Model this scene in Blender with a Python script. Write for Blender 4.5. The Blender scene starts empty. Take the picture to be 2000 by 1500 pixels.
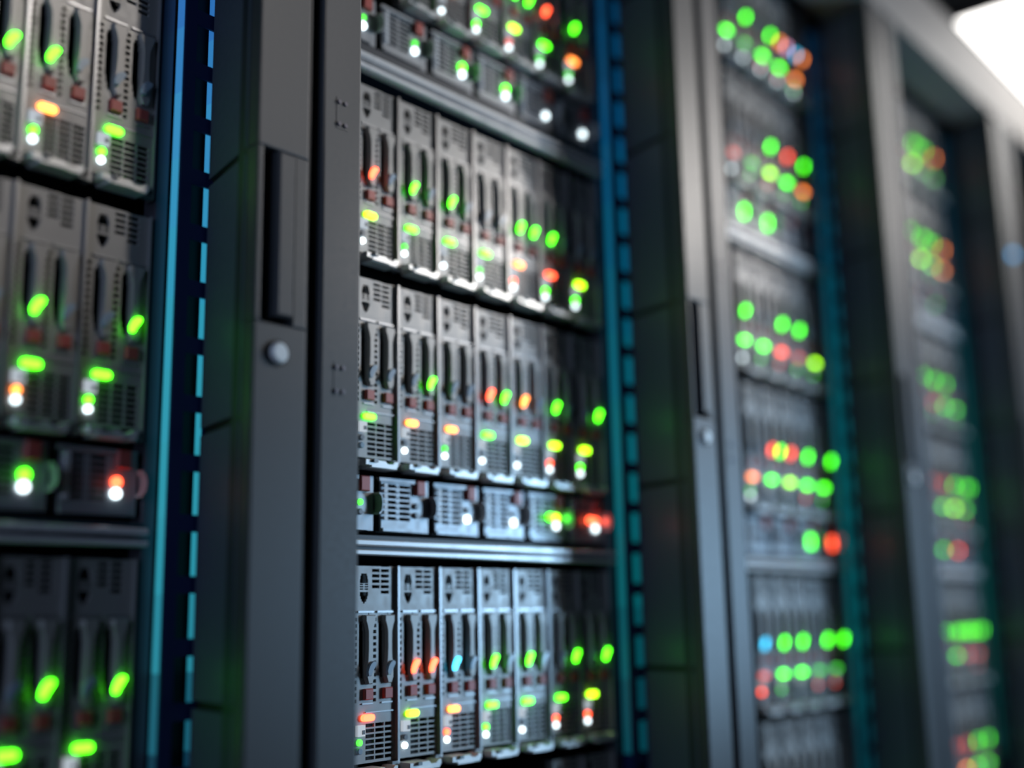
import bpy, math
from mathutils import Matrix, Vector

# ------------------------------------------------------------------ set-up
sc = bpy.context.scene
C = sc.collection
H0 = 1.05                 # eye height above the floor
K = 1.0667                # blade drawings are in units of 1/K metre
YS = 0.872                # plane of the server fronts
PITCH = 0.6724            # rack to rack
sc.view_settings.view_transform = 'Standard'
sc.view_settings.look = 'None'
sc.view_settings.gamma = 1.0
sc.view_settings.use_curve_mapping = False
sc.view_settings.exposure = 0.0
sc.cycles.use_denoising = True
sc.cycles.max_bounces = 6
sc.cycles.sample_clamp_indirect = 4.0

# ------------------------------------------------------------------ camera
RIGHT = Vector((0.646284387627376, -0.7628722157767339, -0.018506018075316967))
DOWN = Vector((0.13667363202072003, 0.1395771238265447, -0.980733676802512))
FWD = Vector((0.7507574898856305, 0.6313035790332616, 0.1944710324969295))
F_PX = math.sqrt(5.2e6)
cam_data = bpy.data.cameras.new('camera')
cam = bpy.data.objects.new('camera', cam_data)
C.objects.link(cam)
m = Matrix((RIGHT, -DOWN, -FWD)).transposed().to_4x4()
m.translation = Vector((0, 0, H0))
cam.matrix_world = m
cam_data.sensor_width = 36.0
cam_data.lens = F_PX / 2000 * 36
cam_data.clip_start = 0.02
FOCUS, BLUR = 1.12, 80.0
cam_data.dof.use_dof = True
cam_data.dof.focus_distance = FOCUS
APERTURE = BLUR * FOCUS / F_PX
cam_data.dof.aperture_fstop = cam_data.lens / 1000 / APERTURE
sc.camera = cam


def project(x, y, z):
    """Pixel of a point; used only to leave out repeats that lie wholly outside the picture."""
    v = Vector((x, y, z - H0))
    d = v.dot(FWD)
    return 1000 + F_PX * v.dot(RIGHT) / d, 750 + F_PX * v.dot(DOWN) / d


# ------------------------------------------------------------------ materials
def lin(c):
    return tuple(((v / 255) / 12.92 if v / 255 <= .04045 else ((v / 255 + .055) / 1.055) ** 2.4) for v in c)


MATS = {}


def mat(name, color, rough=.5, metal=0., spec=.5, noise=0., scale=60.):
    if name in MATS:
        return MATS[name]
    mt = bpy.data.materials.new(name)
    mt.use_nodes = True
    nt = mt.node_tree
    b = nt.nodes['Principled BSDF']
    b.inputs['Base Color'].default_value = (*color, 1)
    b.inputs['Roughness'].default_value = rough
    b.inputs['Metallic'].default_value = metal
    b.inputs['Specular IOR Level'].default_value = spec
    if noise:
        tc = nt.nodes.new('ShaderNodeTexCoord')
        nz = nt.nodes.new('ShaderNodeTexNoise')
        nz.inputs['Scale'].default_value = scale
        nz.inputs['Detail'].default_value = 4
        rp = nt.nodes.new('ShaderNodeMapRange')
        rp.inputs['From Min'].default_value = .3
        rp.inputs['From Max'].default_value = .7
        rp.inputs['To Min'].default_value = max(.02, rough - noise)
        rp.inputs['To Max'].default_value = min(1, rough + noise)
        nt.links.new(tc.outputs['Object'], nz.inputs['Vector'])
        nt.links.new(nz.outputs['Fac'], rp.inputs['Value'])
        nt.links.new(rp.outputs['Result'], b.inputs['Roughness'])
    MATS[name] = mt
    return mt


def glow(name, color, strength):
    if name in MATS:
        return MATS[name]
    mt = bpy.data.materials.new(name)
    mt.use_nodes = True
    b = mt.node_tree.nodes['Principled BSDF']
    b.inputs['Base Color'].default_value = (.05, .05, .05, 1)
    b.inputs['Emission Color'].default_value = (*color, 1)
    b.inputs['Emission Strength'].default_value = strength
    MATS[name] = mt
    return mt


M_PLATE = mat('blade_grey_plastic', (.34, .335, .33), .42, .15, .5, .08, 90)
M_LEVER = mat('lever_grey_plastic', (.40, .385, .37), .4, .1)
M_EDGE = mat('blade_rim_metal', (.42, .42, .43), .35, .6)
M_DARK = mat('dark_chassis', (.008, .009, .010), .6)
M_RED = mat('red_release_button', (.52, .10, .085), .45)
M_UNLIT = mat('unlit_lamp_lens', (.36, .47, .58), .25)
M_UNLIT2 = mat('unlit_dot', (.25, .26, .28), .3)
M_WHITE = mat('white_label_block', (.85, .87, .9), .35)
M_BLOCKGLOW = glow('lit_status_window', (.80, .90, 1.), .55)  # plain white block, its brightness painted in as emission
M_HANDLE = mat('bare_aluminium', (.80, .80, .80), .35, .3)
M_HOOK = mat('latch_grey', (.22, .23, .24), .4, .3)
M_PSU = mat('power_supply_grey', (.36, .38, .41), .4, .3, .5, .08, 90)
M_POST = mat('door_paint_slate', (.046, .050, .057), .48, .0, .5, .06, 220)
M_FRAME = mat('frame_paint_slate', (.046, .051, .059), .5, .0, .5, .06, 220)
M_PANEL = mat('side_panel_paint', (.08, .095, .14), .42, .0, .5, .05, 150)
M_GROOVE = mat('groove_dark', (.014, .02, .03), .55)
M_SEAL = mat('black_seal', (.006, .006, .007), .6)
M_LOCK = mat('chrome_lock', (.95, .97, .97), .35, 0.)
M_RAILB = mat('rail_navy', (.015, .032, .13), .4, .2)
M_RAILP = mat('rail_mauve', (.13, .125, .155), .4, .35)
M_GRIP = mat('grip_dark', (.14, .155, .175), .4)
M_SHELF = mat('shelf_aluminium', (.90, .90, .91), .3, .1, .5, .05, 40)
M_BAND = mat('shelf_band_slate', (.022, .034, .052), .5, 0.)
M_BEAM = mat('beam_paint', (.24, .228, .222), .6, 0, .4, .05, 30)
M_CAB = mat('cabinet_black', (.012, .012, .014), .6)
M_BLACKHOLE = mat('socket_dark', (.02, .022, .025), .5)

LED = {
    'g': glow('led_green', (.075, 1., .008), 9.5),
    'h': glow('led_soft_green', (.10, 1., .02), 4.6),
    'G': glow('led_dim_green', (.08, .9, .05), 2.2),
    'y': glow('led_lime', (.36, 1., .010), 8),
    'r': glow('led_red', (1., .085, .03), 7),
    'R': glow('led_dim_red', (1., .12, .08), 1.9),
    'o': glow('led_orange', (1., .25, .04), 6),
    'c': glow('led_cyan', (.05, .60, 1.), 4.5),
    'w': glow('led_white', (.80, .95, 1.), 3.6),
    'p': glow('led_pink', (1., .45, .75), 3.6),
    'b': glow('led_blue', (.06, .30, .60), 4.5),
    'd': M_UNLIT, 'u': M_UNLIT2,
}


# ------------------------------------------------------------------ mesh builder
class MB:
    def __init__(self):
        self.v, self.f, self.mi, self.mats = [], [], [], []

    def m(self, material):
        if material not in self.mats:
            self.mats.append(material)
        return self.mats.index(material)

    def box(self, x0, x1, y0, y1, z0, z1, material):
        i, k = len(self.v), self.m(material)
        self.v += [(x0, y0, z0), (x1, y0, z0), (x1, y1, z0), (x0, y1, z0),
                   (x0, y0, z1), (x1, y0, z1), (x1, y1, z1), (x0, y1, z1)]
        for q in ((0, 1, 5, 4), (1, 2, 6, 5), (2, 3, 7, 6), (3, 0, 4, 7), (4, 5, 6, 7), (3, 2, 1, 0)):
            self.f.append(tuple(i + a for a in q)); self.mi.append(k)
        return self

    def prism(self, pts, y0, y1, material, chamfer=0.):
        """Outline in x,z (counter-clockwise seen from -y) pushed from y0 (front) back to y1."""
        i, n, k = len(self.v), len(pts), self.m(material)
        if chamfer:
            cx = sum(p[0] for p in pts) / n
            cz = sum(p[1] for p in pts) / n
            hx = max(abs(p[0] - cx) for p in pts)
            hz = max(abs(p[1] - cz) for p in pts)
            inner = [(cx + (x - cx) * (1 - chamfer / hx), cz + (z - cz) * (1 - chamfer / hz)) for x, z in pts]
            rings = [(inner, y0), (pts, y0 + chamfer), (pts, y1)]
        else:
            rings = [(pts, y0), (pts, y1)]
        for ring, y in rings:
            self.v += [(x, y, z) for x, z in ring]
        for r in range(len(rings) - 1):
            a, b = i + r * n, i + (r + 1) * n
            for j in range(n):
                j2 = (j + 1) % n
                self.f.append((a + j, b + j, b + j2, a + j2)); self.mi.append(k)
        self.f.append(tuple(i + j for j in range(n))); self.mi.append(k)
        last = i + (len(rings) - 1) * n
        self.f.append(tuple(last + j for j in reversed(range(n)))); self.mi.append(k)
        return self

    def column(self, pts, z0, z1, material):
        """Outline in x,y (counter-clockwise seen from above) raised from z0 to z1."""
        i, n, k = len(self.v), len(pts), self.m(material)
        self.v += [(x, y, z0) for x, y in pts] + [(x, y, z1) for x, y in pts]
        for j in range(n):
            j2 = (j + 1) % n
            self.f.append((i + j, i + j2, i + n + j2, i + n + j)); self.mi.append(k)
        self.f.append(tuple(i + j for j in reversed(range(n)))); self.mi.append(k)
        self.f.append(tuple(i + n + j for j in range(n))); self.mi.append(k)
        return self

    def beam_x(self, pts, x0, x1, material):
        """Outline in y,z pushed along x."""
        i, n, k = len(self.v), len(pts), self.m(material)
        self.v += [(x0, y, z) for y, z in pts] + [(x1, y, z) for y, z in pts]
        for j in range(n):
            j2 = (j + 1) % n
            self.f.append((i + j, i + n + j, i + n + j2, i + j2)); self.mi.append(k)
        self.f.append(tuple(i + j for j in range(n))); self.mi.append(k)
        self.f.append(tuple(i + n + j for j in reversed(range(n)))); self.mi.append(k)
        return self

    def plate(self, x0, x1, z0, z1, y0, y1, holes, material):
        """A sheet with real rectangular holes (xa, xb, za, zb)."""
        k = self.m(material)
        holes = [(max(a, x0), min(b, x1), max(c, z0), min(d, z1)) for a, b, c, d in holes]
        zs = sorted({round(v, 6) for h in holes for v in h[2:]} | {z0, z1})
        for za, zb in zip(zs, zs[1:]):
            zm = (za + zb) / 2
            cuts = sorted((h[0], h[1]) for h in holes if h[2] < zm < h[3])
            runs, cur = [], x0
            for a, b in cuts:
                if a > cur + 1e-7:
                    runs.append((cur, a))
                cur = max(cur, b)
            if cur < x1 - 1e-7:
                runs.append((cur, x1))
            for a, b in runs:
                i = len(self.v)
                self.v += [(a, y0, za), (b, y0, za), (b, y1, za), (a, y1, za), (a, y0, zb), (b, y0, zb), (b, y1, zb), (a, y1, zb)]
                for q in ((0, 1, 5, 4), (1, 2, 6, 5), (3, 0, 4, 7), (4, 5, 6, 7), (3, 2, 1, 0)):
                    self.f.append(tuple(i + t for t in q)); self.mi.append(k)
        return self

    def mesh(self, name, s=1.0):
        me = bpy.data.meshes.new(name)
        me.from_pydata([(x * s, y, z * s) for x, y, z in self.v], [], self.f)
        for mt in self.mats:
            me.materials.append(mt)
        me.polygons.foreach_set('material_index', self.mi)
        me.update()
        return me


def obj(name, me, parent=None, loc=(0, 0, 0)):
    o = bpy.data.objects.new(name, me)
    C.objects.link(o)
    o.location = loc
    if parent is not None:
        o.parent = parent
    return o


def thing(name, loc, label, cat, group=None):
    o = bpy.data.objects.new(name, None)
    o.empty_display_size = .02
    C.objects.link(o)
    o.location = loc
    tag(o, label, cat, group)
    return o


def tag(o, label=None, cat=None, group=None, kind=None):
    for k, v in (('label', label), ('category', cat), ('group', group), ('kind', kind)):
        if v:
            o[k] = v
    return o


def bevel(o, w, seg=2):
    md = o.modifiers.new('bevel', 'BEVEL')
    md.width, md.segments, md.limit_method = w, seg, 'ANGLE'
    return o


def disc(cx, cz, r, n=20, rz=None):
    rz = rz or r
    return [(cx + r * math.cos(2 * math.pi * j / n), cz + rz * math.sin(2 * math.pi * j / n)) for j in range(n)]


def pill(x0, x1, z0, z1, n=6):
    r = (z1 - z0) / 2
    zc = (z0 + z1) / 2
    p = [(x1 - r + r * math.cos(a), zc + r * math.sin(a)) for a in [-math.pi / 2 + math.pi * j / n for j in range(n + 1)]]
    p += [(x0 + r + r * math.cos(a), zc + r * math.sin(a)) for a in [math.pi / 2 + math.pi * j / n for j in range(n + 1)]]
    return p


# ------------------------------------------------------------------ blade server parts (drawn once, shared)
W = .0575


def blade_face():
    holes = []
    # upper vent: a keyhole cluster on the left, a slot grid on the right
    holes += [(.0125, .0195, .0845, .0865), (.0115, .0205, .0815, .0845), (.0108, .0212, .0775, .0815)]
    for z in (.0715, .0737, .0758):
        holes += [(.0108, .0152, z, z + .0013), (.0166, .0212, z, z + .0013)]
    holes += [(.0108, .0212, .0655, .0695), (.0118, .0202, .0628, .0655), (.0130, .0190, .0606, .0628), (.0148, .0172, .0590, .0606)]
    for r in range(6):
        z = .0680 + r * .0050
        holes.append((.0375, .0480, z, z + .0030))
        if 0 < r < 5:
            holes.append((.0262, .0358, z, z + .0030))
    # two drive bays: a long cavity beside each lever, a punched strip beside each cavity
    for bx in (.0100, .0345):
        holes += [(bx + .0012, bx + .0052, .040, .0425), (bx, bx + .0062, .034, .040), (bx, bx + .0070, .002, .034),
                  (bx + .0010, bx + .0070, -.004, .002), (bx + .0022, bx + .0068, -.0085, -.004)]
        sx = bx - .0066
        for j in range(14):
            z = -.030 + j * .0056
            holes.append((sx, sx + .0040, z, z + .0032))
    # narrow gap round the bays
    holes += [(.0215, .0225, .0440, .0505), (.0460, .0470, .0440, .0505)]
    # lower vent grid
    for r in range(7):
        z = -.0810 + r * .0048
        for a, b in ((.0190, .0298), (.0310, .0418), (.0430, .0532)):
            holes.append((a, b, z, z + .0032))
    mb = MB().plate(.0012, W - .0012, -.0835, .0935, 0, .003, holes, M_PLATE)
    # raised seams and ribs
    mb.box(.0075, .0275, -.0018, 0, .0505, .0522, M_EDGE)
    mb.box(.0320, .0520, -.0018, 0, .0505, .0522, M_EDGE)
    mb.box(.0135, .0270, -.0014, 0, -.0318, -.0306, M_EDGE)
    mb.box(.0380, .0515, -.0014, 0, -.0318, -.0306, M_EDGE)
    mb.box(.0180, .0540, -.0014, 0, -.0395, -.0385, M_EDGE)
    return mb.mesh('faceplate', K)


def blade_body():
    mb = MB()
    mb.box(.0012, W - .0012, .012, .42, -.0835, .0935, M_DARK)
    mb.box(.0012, .0022, .003, .012, -.0835, .0935, M_DARK)
    mb.box(W - .0022, W - .0012, .003, .012, -.0835, .0935, M_DARK)
    return mb.mesh('body', K)


def blade_rim():
    mb = MB()
    mb.box(.0002, .0012, -.0042, .006, -.094, .094, M_EDGE)
    mb.box(W - .0012, W - .0002, -.0042, .006, -.094, .094, M_EDGE)
    return mb.mesh('rim', K)


def lever():
    p = [(-.0020, -.0140), (.0030, -.0140), (.0050, -.0090), (.0052, -.0010), (.0036, .0090), (.0030, .0180), (.0032, .0340),
         (.0050, .0395), (.0068, .0440), (.0068, .0485), (-.0062, .0485), (-.0062, .0440), (-.0040, .0395), (-.0026, .0340),
         (-.0024, .0180), (-.0030, .0080), (-.0042, .0010), (-.0042, -.0080)]
    return MB().prism(p, -.0050, 0.0005, M_LEVER, .0010).mesh('lever', K)


def lamp(material):
    p = [(-.0048, -.0066), (-.0012, -.0066), (.0006, -.0030), (.0040, .0014), (.0056, .0044), (.0046, .0064), (.0016, .0066),
         (-.0018, .0044), (-.0040, .0010), (-.0054, -.0030)]
    return MB().prism(p, -.0078, -.0052, material, .0006).mesh('lamp_lens', K)


def button():
    return MB().prism([(-.0052, -.0050), (.0052, -.0050), (.0052, .0050), (-.0052, .0050)], -.0040, .0003, M_RED, .0008).mesh('release_button', K)


def led_bar(material):
    return MB().prism(pill(-.0078, .0078, -.0031, .0031), -.0036, .0003, material, .0006).mesh('indicator_bar', K)


def block():
    mb = MB().box(-.0046, .0046, -.0040, .0003, -.0048, .0048, M_BLOCKGLOW)
    mb.box(.0004, .0032, -.0052, -.0040, -.0030, .0006, M_UNLIT2)
    return mb.mesh('status_block', K)


def dot(material, r=.0030):
    return MB().prism(disc(0, 0, r, 14), -.0034, .0003, material, .0005).mesh('status_lamp', K)


def handle():
    mb = MB()
    p = [(.0040, -.0868), (.0300, -.0868), (.0330, -.0898), (.0400, -.0898), (.0430, -.0868), (.0470, -.0868), (.0470, -.0910),
         (.0445, -.0950), (.0100, -.0950), (.0085, -.0925), (.0040, -.0925)]
    mb.prism(list(reversed(p)), -.0150, .0030, M_HANDLE, .0008)
    mb.box(.0100, .0330, -.0175, -.0150, -.0945, -.0925, M_HANDLE)
    mb.box(.0130, .0180, -.0180, -.0150, -.0898, -.0868, M_HOOK)
    return mb.mesh('pull_handle', K)


def latch():
    mb = MB().box(.0485, .0555, -.0050, .003, -.0935, -.0845, M_HOOK)
    mb.box(.0500, .0520, -.0062, -.0050, -.0920, -.0890, M_BLACKHOLE)
    mb.box(.0530, .0548, -.0062, -.0050, -.0900, -.0870, M_BLACKHOLE)
    return mb.mesh('latch_plate', K)


ME = dict(face=blade_face(), body=blade_body(), rim=blade_rim(), lever=lever(), button=button(), block=block(), handle=handle(), latch=latch())
CACHE = {}


def lit(kind, code):
    if (kind, code) not in CACHE:
        CACHE[kind, code] = dict(lamp=lamp, bar=led_bar, dot=dot, big=lambda mt: dot(mt, .0042))[kind](LED[code])
    return CACHE[kind, code]


COLOUR = dict(h='soft green', g='green', G='dim green', y='lime', r='red', R='dim red', o='orange', c='cyan', w='white', p='pink', d='unlit', u='unlit', b='blue')


def blade(x, z, state, label, group):
    """x, z: left edge and lamp height in drawing units; state: two lamps, bar, status dot, power dot."""
    t = thing('blade_server', (x * K, YS, z * K + H0), label, 'server', group)
    obj('body', ME['body'], t)
    obj('faceplate', ME['face'], t)
    obj('rim', ME['rim'], t)
    for i, lx in enumerate((.0205, .0450)):
        lv = obj('lever', ME['lever'], t, (lx * K, 0, 0))
        l = obj('lamp_lens', lit('lamp', state[i]), lv)
        if state[i] not in 'du':
            l['label'] = 'lit %s lamp on the lever' % COLOUR[state[i]]
        obj('release_button', ME['button'], t, (lx * K, 0, -.0228 * K))
    l = obj('indicator_bar', lit('bar', state[2]), t, (.0204 * K, 0, -.0437 * K))
    if state[2] not in 'du':
        l['label'] = 'lit %s indicator bar' % COLOUR[state[2]]
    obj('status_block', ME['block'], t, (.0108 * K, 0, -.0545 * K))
    obj('status_lamp', lit('dot', state[3]), t, (.0103 * K, 0, -.0648 * K))
    obj('power_lamp', lit('dot', state[4]), t, (.0102 * K, 0, -.0722 * K))
    obj('pull_handle', ME['handle'], t)
    obj('latch_plate', ME['latch'], t)
    return t


# ------------------------------------------------------------------ power supply parts
PW = .0745


def psu_face():
    holes = []
    for r in range(7):
        z = -.0150 + r * .0052 - .018
        holes.append((.0130, .0245, z, z + .0034))
        holes.append((.0285, .0430, z, z + .0034))
        holes.append((.0252, .0272, z, z + .0020))
    mb = MB().plate(.0045, PW - .006, -.0440, .0075, 0, .003, holes, M_PSU)
    mb.box(.0000, .0600, -.003, .0, .0035, .0070, M_PSU)
    mb.box(.0046, .0600, -.0030, .0, -.0440, -.0410, M_PSU)
    for r in range(7):
        z = -.0150 + r * .0052 - .018
        mb.box(.0062, .0105, -.0030, 0, z, z + .0034, M_WHITE)
    return mb.mesh('faceplate', K)


def psu_body():
    mb = MB().box(.0008, PW - .0008, .012, .4, -.0440, .0075, M_DARK)
    mb.box(.0008, .0045, .004, .012, -.0440, .0075, M_DARK)
    return mb.mesh('body', K)


def psu_handle():
    # a bowed grip standing out at the right of each module
    mb = MB()
    n = 10
    for j in range(n):
        a0, a1 = math.pi * (-.5 + j / n), math.pi * (-.5 + (j + 1) / n)
        for r0, r1, mt in ((.0040, .0050, M_PSU),):
            p = [(.0680 + r0 * math.cos(a0), -.0185 + 2.2 * r0 * math.sin(a0)), (.0680 + r1 * math.cos(a0), -.0185 + 2.1 * r1 * math.sin(a0)),
                 (.0680 + r1 * math.cos(a1), -.0185 + 2.1 * r1 * math.sin(a1)), (.0680 + r0 * math.cos(a1), -.0185 + 2.2 * r0 * math.sin(a1))]
            mb.prism(p, -.010, .003, mt)
    return mb.mesh('grip', K)


def psu_button():
    return MB().prism([(-.0060, -.0075), (.0060, -.0075), (.0060, .0070), (-.0060, .0070)], -.0050, .0003, M_RED, .001).mesh('release_button', K)


MP = dict(face=psu_face(), body=psu_body(), grip=psu_handle(), button=psu_button())


def psu(x, z, state, label, group):
    """z: height of the red button; state: upper lamp, lower lamp, left and right extra lamps."""
    t = thing('power_supply', (x * K, YS, z * K + H0), label, 'power supply', group)
    obj('body', MP['body'], t)
    obj('faceplate', MP['face'], t)
    obj('grip', MP['grip'], t)
    obj('release_button', MP['button'], t, (.0550 * K, 0, 0))
    a = obj('status_lamp', lit('dot' if state[0] in 'uG' else 'big', state[0]), t, (.0505 * K, 0, -.0180 * K))
    if state[0] not in 'du':
        a['label'] = 'lit %s status lamp' % COLOUR[state[0]]
    obj('power_lamp', lit('big' if state[1] != 'u' else 'dot', state[1]), t, (.0503 * K, 0, -.0270 * K))
    if len(state) > 2:
        for sx, cd in ((.0350, state[2]), (.0655, state[3])):
            obj('side_lamp', lit('big', cd), t, (sx * K, -.004, -.0180 * K))
    return t


# ------------------------------------------------------------------ racks
POST0 = .5685
ROWZ = dict(A2=.9315, A=.7290, C=.4360, D=.2335, E=-.0455, F=-.2480)
PSUZ = dict(U=.6197, M=.1252)
BLADE0 = [.3395, .7366, 1.4276, 2.0576]      # left edge of the first blade shown in each rack
PSU0 = [.3670, .7697 - PW, 1.4033, 2.0330]
LEFTEDGE = [.24, .690, 1.3600, 1.990]         # where the chassis starts (true metres follow by K below)
RIGHTEDGE = [.5124, 1.1395, 1.7730, 2.4030]


def lerp(a, b, t):
    return tuple(p + (q - p) * t for p, q in zip(a, b))


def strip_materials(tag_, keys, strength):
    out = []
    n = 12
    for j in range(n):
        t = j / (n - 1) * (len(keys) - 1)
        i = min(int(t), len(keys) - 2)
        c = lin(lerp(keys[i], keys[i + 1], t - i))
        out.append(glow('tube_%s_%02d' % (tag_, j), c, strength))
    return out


STRIPS = [  # blue light on each rail from top to bottom, painted as glow
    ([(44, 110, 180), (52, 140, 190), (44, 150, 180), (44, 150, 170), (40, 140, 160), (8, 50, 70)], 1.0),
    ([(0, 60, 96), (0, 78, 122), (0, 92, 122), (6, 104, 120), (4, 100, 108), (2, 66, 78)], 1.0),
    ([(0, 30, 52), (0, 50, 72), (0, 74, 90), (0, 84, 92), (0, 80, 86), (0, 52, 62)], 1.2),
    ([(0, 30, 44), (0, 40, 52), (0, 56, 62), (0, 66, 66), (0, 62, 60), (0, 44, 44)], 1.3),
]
RACK_LABEL = [
    'tall dark server rack at the left edge, blue light strip on its right',
    'sharp tall server rack in the middle, chrome lock on the post at its right',
    'blurred server rack with big round lights, third from left',
    'most distant, strongly blurred server rack below the ceiling light',
]


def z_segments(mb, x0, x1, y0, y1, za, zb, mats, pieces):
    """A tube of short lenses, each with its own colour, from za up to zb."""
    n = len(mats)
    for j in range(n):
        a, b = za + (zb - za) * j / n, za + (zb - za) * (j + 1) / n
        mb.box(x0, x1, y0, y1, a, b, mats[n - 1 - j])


def rack(i):
    ox = PITCH * i
    t = thing('server_rack', (POST0 + ox, .75, 0), RACK_LABEL[i], 'server rack', 'row of server racks')

    def L(x):           # true x of this rack's post coordinates -> local to the thing
        return x - POST0
    top = 1.088 + H0
    Y = .75

    def part(name, mb, parent=t, s=1.0):
        return obj(name, mb.mesh(name), parent)
    # post: door stile, groove, frame post (local y measured from the front plane)
    mb = MB()
    hz0, hz1 = .240 + H0, .392 + H0
    hx0, hx1 = L(.5745), L(.6075)
    mb.plate(L(.5685), L(.6225), .06, top, 0, .014, [(hx0, hx1, hz0, hz1)], M_POST)
    mb.box(L(.5700), L(.6205), .014, .030, .06, top, M_GROOVE)
    st = part('door_stile', mb)
    bevel(st, .0015)
    # flush handle in the stile: pocket and grip
    mb = MB()
    mb.prism([(hx0 + .0135, hz0 + .006), (hx1 - .0012, hz0 + .006), (hx1 - .0012, hz1 - .002), (hx0 + .0135, hz1 - .002)], -.004, .013, M_POST, .002)
    part('handle', mb, st)
    mb = MB().prism(disc(L(.5925), .2150 + H0, .0115, 28), -.0012, .002, M_SEAL)
    mb.prism(disc(L(.5925), .2150 + H0, .0086, 28), -.0055, -.0010, M_LOCK, .0016)
    part('lock', mb, st)
    mb = MB().box(L(.6205), L(.6420), .012, .030, .06, top, M_GROOVE)
    mb.box(L(.6225), L(.6285), .006, .012, .06, top, M_SEAL)
    part('door_gasket', mb)
    mb = MB().column([(L(.6385), 0), (L(.684), 0), (L(.684), .11), (L(.6385), .11)], .06, top, M_FRAME)
    fp = bevel(part('frame_post', mb), .0025)
    for zc in (.4475, .2025):
        mb = MB().box(L(.6535), L(.6665), -.0004, .001, zc - .0150 + H0, zc + .0150 + H0, M_FRAME)
        for dx in (-.0037, .0037):
            for dz in (-.0105, .0105):
                mb.prism(disc(L(.660) + dx, zc + dz + H0, .0020, 10), -.0020, -.0002, M_RAILP)
        part('fixing_plate', mb, fp)
    # side panels set on edge into the rack, with a joint every 228 mm
    joints = [.161 + .2285 * k for k in range(-5, 5)]
    lv = [.06 - H0] + joints + [1.088]
    for a, b in zip(lv, lv[1:]):
        if b - a < .01:
            continue
        mb = MB().column([(L(.5688), .016), (L(.5760), .016), (L(.6000), .103), (L(.5925), .103)], a + .0035 + H0, b - .0035 + H0, M_PANEL)
        part('side_panel', mb)
    mb = MB().column([(L(.5775), .031), (L(.6370), .031), (L(.6370), .110), (L(.6045), .110)], .06, top, M_SEAL)
    mb.column([(L(.5745), .030), (L(.5800), .030), (L(.6010), .1025), (L(.5965), .1025)], .06, top, M_SEAL)
    part('post_core', mb)
    # cabinet carcass behind
    mb = MB().box(L(.606), L(.6836), .112, 1.0, .06, top, M_CAB)
    part('cabinet_side', mb)
    x_left = L(.684) - PITCH if i else -.75
    mb = MB().box(x_left + .0005, L(.6055), .75, .80, .06, top, M_CAB)
    part('back_panel', mb)
    mb = MB().box(x_left + .0005, L(.5685), .13, .75, top + .03, top + .05, M_CAB)
    part('roof_panel', mb)
    mb = MB().box(x_left + .0005, L(.684), .02, 1.0, .0, .06, M_CAB)
    part('plinth', mb)
    # perforated mounting rail; blue light on two of its faces painted as emission
    y0 = YS - Y - .016
    re = RIGHTEDGE[i] * K - POST0 - ox
    rx0, rx1 = L(.566), L(.6000)
    za, zb = -.55 + H0, 1.06 + H0
    holes = []
    z = .5040 - 20 * .0518 + H0
    while z < zb:
        holes.append((rx0 + .0105, rx1 - .0030, z, z + .0372))
        z += .0518
    mb = MB().plate(rx0 + .001, rx1, za, zb, y0, y0 + .0022, holes, M_RAILB)
    mb.box(rx0 + .0010, rx0 + .0030, y0 + .0022, y0 + .018, za, zb, M_RAILB)
    mb.box(rx0 - .0014, rx0 + .0010, y0, y0 + .0030, za, zb, M_RAILB)
    mb.box(rx1 - .0006, rx1 + .0012, y0 + .0022, y0 + .019, za, zb, M_RAILB)
    mb.box(rx0 + .0030, rx1 - .0006, y0 + .0180, y0 + .019, za, zb, M_SEAL)
    rl = part('perforated_rail', mb)
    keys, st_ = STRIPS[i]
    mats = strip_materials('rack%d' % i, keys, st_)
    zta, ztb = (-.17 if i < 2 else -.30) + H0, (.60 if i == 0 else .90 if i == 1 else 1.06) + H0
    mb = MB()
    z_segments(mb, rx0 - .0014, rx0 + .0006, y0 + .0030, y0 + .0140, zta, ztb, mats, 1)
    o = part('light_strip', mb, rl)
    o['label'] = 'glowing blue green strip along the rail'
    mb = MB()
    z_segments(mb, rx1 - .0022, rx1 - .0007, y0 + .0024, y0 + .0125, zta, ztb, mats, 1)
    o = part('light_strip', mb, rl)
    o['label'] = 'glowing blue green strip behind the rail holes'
    # plain inner rail beside the blades
    mb = MB().box(re + .004, min(re + .018, rx0 - .003), y0 + .0155, y0 + .034, za, zb, M_RAILP)
    mb.box(min(re + .018, rx0 - .003), rx0 - .0015, y0 + .020, y0 + .032, za, zb, M_CAB)
    ir = bevel(part('inner_rail', mb), .002)
    # shelves
    xa = LEFTEDGE[i] * K - POST0 - ox
    xb = re + .0035
    ysf = YS - Y
    for (zt, zm, zl) in ((.5735, .5600, .5400), (.0765, .0722, .0570), (-.4060, -.4120, -.4280)):
        if i == 0 and zt > .5:
            continue
        mb = MB()
        a, b, c = zt * K + H0, zm * K + H0, zl * K + H0
        mb.box(xa, xb, ysf - .002, ysf + .45, c + .001, a, M_BAND)
        s = part('shelf', mb)
        for k, (p, q) in enumerate(((.60, .98), (.03, .36))):
            z1, z0 = c + (b - c) * q, c + (b - c) * p
            h = z1 - z0
            mb = MB().beam_x([(ysf - .002, z0), (ysf - .002, z1), (ysf - .010, z1), (ysf - .012, z1 - .2 * h), (ysf - .012, z0 + .2 * h), (ysf - .010, z0)], xa, xb, M_SHELF)
            part('lip', mb, s)
    # cheek that closes the chassis behind the hidden column
    if i:
        mb = MB().box(xa, min(BLADE0[i], PSU0[i]) * K - POST0 - ox - .001, ysf + .002, ysf + .40, .20, top - .05, M_CAB)
        part('chassis_cheek', mb)
    return t


for i in range(4):
    rack(i)

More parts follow.
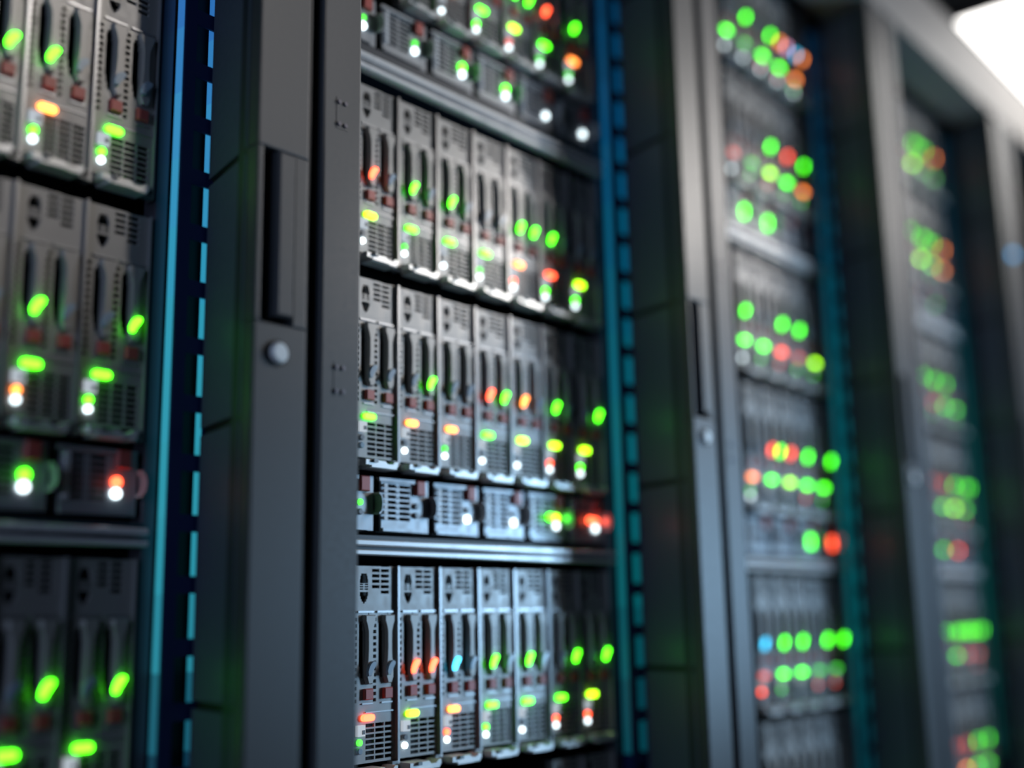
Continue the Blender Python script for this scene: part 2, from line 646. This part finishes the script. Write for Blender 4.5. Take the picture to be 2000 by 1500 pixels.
# ------------------------------------------------------------------ servers in the racks
STATE = {
    0: dict(
        C=['dgggw', 'gdogw', 'ddggw'], D=['ddggw', 'gdgow', 'dgggw'], E=['ddggw', 'dgguw', 'dgguw']),
    1: dict(
        A=['ddggw', 'ddggw', 'ddouw', 'ddggw', 'ggyRw', 'rdgGw', 'gdoGw'],
        C=['rdyuw', 'gdgGw', 'gdguw', 'ddgGw', 'ggorw', 'gdrgw', 'ddygw'],
        D=['ddgud', 'dgouw', 'ddoGw', 'rgguw', 'odyuw', 'gdyrw', 'dgygw'],
        E=['ddrGd', 'rryuw', 'cdorw', 'gdggw', 'gdguw', 'dggrw', 'dgyrw'],
        F=['ddggw'] * 7),
    2: dict(
        A2=['ddguw', 'ddguw', 'gdGuw', 'dggRw', 'opgRw', 'cooGw'],
        A=['ddguw', 'ddRuw', 'ddGGd', 'gdyRd', 'rdgGd', 'gdoGd'],
        C=['ddguw', 'gdguw', 'ddgGd', 'gdrRd', 'gdRGd', 'ddyGd'],
        D=['ddguw', 'ddoGw', 'rggud', 'rdyud', 'gdgRd', 'dggGd'],
        E=['ddguw', 'cdRrd', 'gdgGd', 'gdgud', 'dgGRd', 'dgGRd'],
        F=['ddguw'] * 6),
    3: dict(
        A2=['ddguw', 'dhGud', 'ddhyd', 'hhyud', 'hdGud', 'odGud'],
        A=['ddguw', 'hdyud', 'hdhud', 'hhyud', 'hdhGd', 'odoud'],
        C=['ddguw', 'hdGud', 'hdRud', 'hdRGd', 'hdhud', 'ddhGd'],
        D=['ddguw', 'RdGud', 'RdhGd', 'Rdhud', 'hdyud', 'hhhRd'],
        E=['ddguw', 'hdGud', 'hdhRd', 'hhhud', 'hhRud', 'hhRRd'],
        F=['ddguw', 'ddodd', 'Rdodd', 'Rdoud', 'hdhud', 'hdhud']),
}
PSTATE = {
    0: dict(M=['gw', 'rw']),
    1: dict(U=['Gw', 'Gw', 'gw', 'gw', 'uw', 'uw'], M=['Gu', 'uu', 'uw', 'uw', 'ywgG', 'rwrR']),
    2: dict(U=['ud', 'gg', 'gg', 'ud', 'ud'], M=['ud', 'ud', 'ud', 'gg', 'rr']),
    3: dict(U=['ud', 'hd', 'ud', 'Gd', 'ud'], M=['ud', 'ud', 'hd', 'rd', 'ud']),
}
RNAME = ['left-edge rack', 'sharp middle rack', 'blurred third rack', 'farthest rack']
ROWNAME = {
    0: dict(C='top row', D='second row', E='lowest row'),
    1: dict(A='topmost row', C='row under upper shelf', D='row above lower shelf', E='row under lower shelf', F='bottom row'),
}
ROWNAME[2] = ROWNAME[3] = dict(A2='topmost row', A='second row', C='third row', D='fourth row', E='fifth row', F='lowest row')
ORD = ['first', 'second', 'third', 'fourth', 'fifth', 'sixth', 'seventh', 'eighth']


def in_frame(x0, x1, z0, z1, xmin):
    """True when part of this front is inside the picture and right of the post that hides it."""
    hit = 0
    for a in range(6):
        for b in range(9):
            x = x0 + (x1 - x0) * (a + .5) / 6
            if x < xmin + .012:
                continue
            px, py = project(x, YS, z0 + (z1 - z0) * (b + .5) / 9)
            hit += 0 <= px <= 2000 and 0 <= py <= 1500
    return hit >= 2


for i in range(4):
    xmin = -9 if i == 0 else (.684 + PITCH * (i - 1)) / .75 * YS
    for row, states in STATE[i].items():
        z = ROWZ[row]
        shown = []
        for k, s in enumerate(states):
            x = BLADE0[i] + W * k
            if in_frame(x * K, (x + W) * K, (z - .095) * K + H0, (z + .094) * K + H0, xmin):
                shown.append((x, s))
        for n, (x, s) in enumerate(shown):
            lab = 'grey blade server, %s from left, %s, %s' % (ORD[n], ROWNAME[i][row], RNAME[i])
            blade(x, z, s, lab, 'blade servers in the %s' % RNAME[i])
    for row, states in PSTATE[i].items():
        z = PSUZ[row]
        shown = []
        for k, s in enumerate(states):
            x = PSU0[i] + PW * k
            if in_frame(x * K, (x + PW) * K, (z - .044) * K + H0, (z + .0075) * K + H0, xmin):
                shown.append((x, s))
        for n, (x, s) in enumerate(shown):
            lab = 'low power module, %s from left, above the %s, %s' % (ORD[n], 'upper shelf' if row == 'U' else ('lower shelf' if i else 'shelf'), RNAME[i])
            psu(x, z, s, lab, 'power modules in the %s' % RNAME[i])

# ------------------------------------------------------------------ header beam, room, ceiling light
beam = MB()
beam.beam_x([(.748, 1.090), (.748, 1.225), (.756, 1.233), (.840, 1.233), (.840, 1.090)], -.4, 6.0, M_BEAM)
o = obj('header_beam', beam.mesh('header_beam'), None, (0, 0, H0))
tag(o, 'pale grey header beam running over the tops of the server racks', 'beam')

M_FLOOR = mat('floor_tile_dark', (.05, .055, .06), .35, 0, .5, .1, 6)
M_CEIL = mat('ceiling_black', (.012, .012, .013), .8)
M_WALL = mat('wall_dark', (.03, .033, .04), .7)
CZ = 1.36 + H0


def slab(name, x0, x1, y0, y1, z0, z1, mt):
    o = obj(name, MB().box(x0, x1, y0, y1, z0, z1, mt).mesh(name))
    o['kind'] = 'structure'
    return o


slab('floor', -1.5, 8, -1.6, 2.2, -.1, 0, M_FLOOR)
slab('ceiling', -1.5, 8, -1.6, 2.2, CZ, CZ + .1, M_CEIL)
slab('wall_far', 8, 8.1, -1.6, 2.2, 0, CZ, M_WALL)
slab('wall_near', -1.6, -1.5, -1.6, 2.2, 0, CZ, M_WALL)
slab('wall_back', -1.5, 8, 2.2, 2.3, 0, CZ, M_WALL)
slab('wall_aisle', -1.5, 8, -1.7, -1.6, 0, CZ, M_WALL)

M_LIGHT = glow('ceiling_light_diffuser', (1., .97, .93), 5.0)
t = thing('ceiling_light', (2.60, .25, CZ - .001), 'glaring white ceiling light at the top right corner', 'ceiling light')
mb = MB().box(0, 1.6, 0, .56, -.020, 0, M_LIGHT)
obj('diffuser', mb.mesh('diffuser'), t)
mb = MB().box(-.02, 0, -.02, .58, -.022, 0, M_CAB).box(1.6, 1.62, -.02, .58, -.022, 0, M_CAB)
mb.box(0, 1.6, -.02, 0, -.022, 0, M_CAB).box(0, 1.6, .56, .58, -.022, 0, M_CAB)
obj('housing', mb.mesh('housing'), t)

# small blue lamp on the farthest post
o = obj('status_lamp', MB().prism(disc(0, 0, .008, 16), -.004, .0, LED['b'], .001).mesh('status_lamp'), None, (2.625, .749, .765 + H0))
tag(o, 'round blue lamp at the right edge on the farthest post', 'lamp')

# ------------------------------------------------------------------ light
def area(name, loc, target, sx, sy, power, color, spread=180):
    ld = bpy.data.lights.new(name, 'AREA')
    ld.shape, ld.size, ld.size_y, ld.energy, ld.color = 'RECTANGLE', sx, sy, power, color
    ld.spread = math.radians(spread)
    o = bpy.data.objects.new(name, ld)
    C.objects.link(o)
    o.location = loc
    o.rotation_euler = (Vector(target) - Vector(loc)).to_track_quat('-Z', 'Y').to_euler()
    return o


def spot(name, loc, target, power, color, angle, blend, radius):
    ld = bpy.data.lights.new(name, 'SPOT')
    ld.energy, ld.color, ld.spot_size, ld.spot_blend, ld.shadow_soft_size = power, color, math.radians(angle), blend, radius
    o = bpy.data.objects.new(name, ld)
    C.objects.link(o)
    o.location = loc
    o.rotation_euler = (Vector(target) - Vector(loc)).to_track_quat('-Z', 'Y').to_euler()
    return o


WARM, COOL = (1., .93, .87), (.40, .69, 1.)
area('aisle_ceiling_lamp', (3.4, -.7, CZ - .03), (1.6, .87, 1.55), 1.2, .3, 18, WARM, 120)
area('aisle_cool_lamp', (3.0, -.7, 1.25), (1.5, .87, 1.2), .4, .5, 10, COOL, 110)
spot('middle_ceiling_spot', (3.2, -.6, CZ - .06), (.80, .872, 1.72), 85, WARM, 19, .5, .06)
spot('middle_cool_spot', (3.0, -.55, 1.0), (.86, .872, 1.19), 36, COOL, 18, .5, .06)
spot('left_ceiling_spot', (1.0, -.45, CZ - .05), (.44, .872, 1.58), 30, WARM, 21, .55, .04)
area('entrance_lamp', (-1.3, .1, 1.5), (1.2, .8, 1.3), .5, 1.2, 4.5, (.5, .66, 1.), 140)  # added unseen cool fill that lifts the dark side panels

w = bpy.data.worlds.new('world')
sc.world = w
w.use_nodes = True
w.node_tree.nodes['Background'].inputs['Color'].default_value = (.35, .5, .75, 1)
w.node_tree.nodes['Background'].inputs['Strength'].default_value = .02
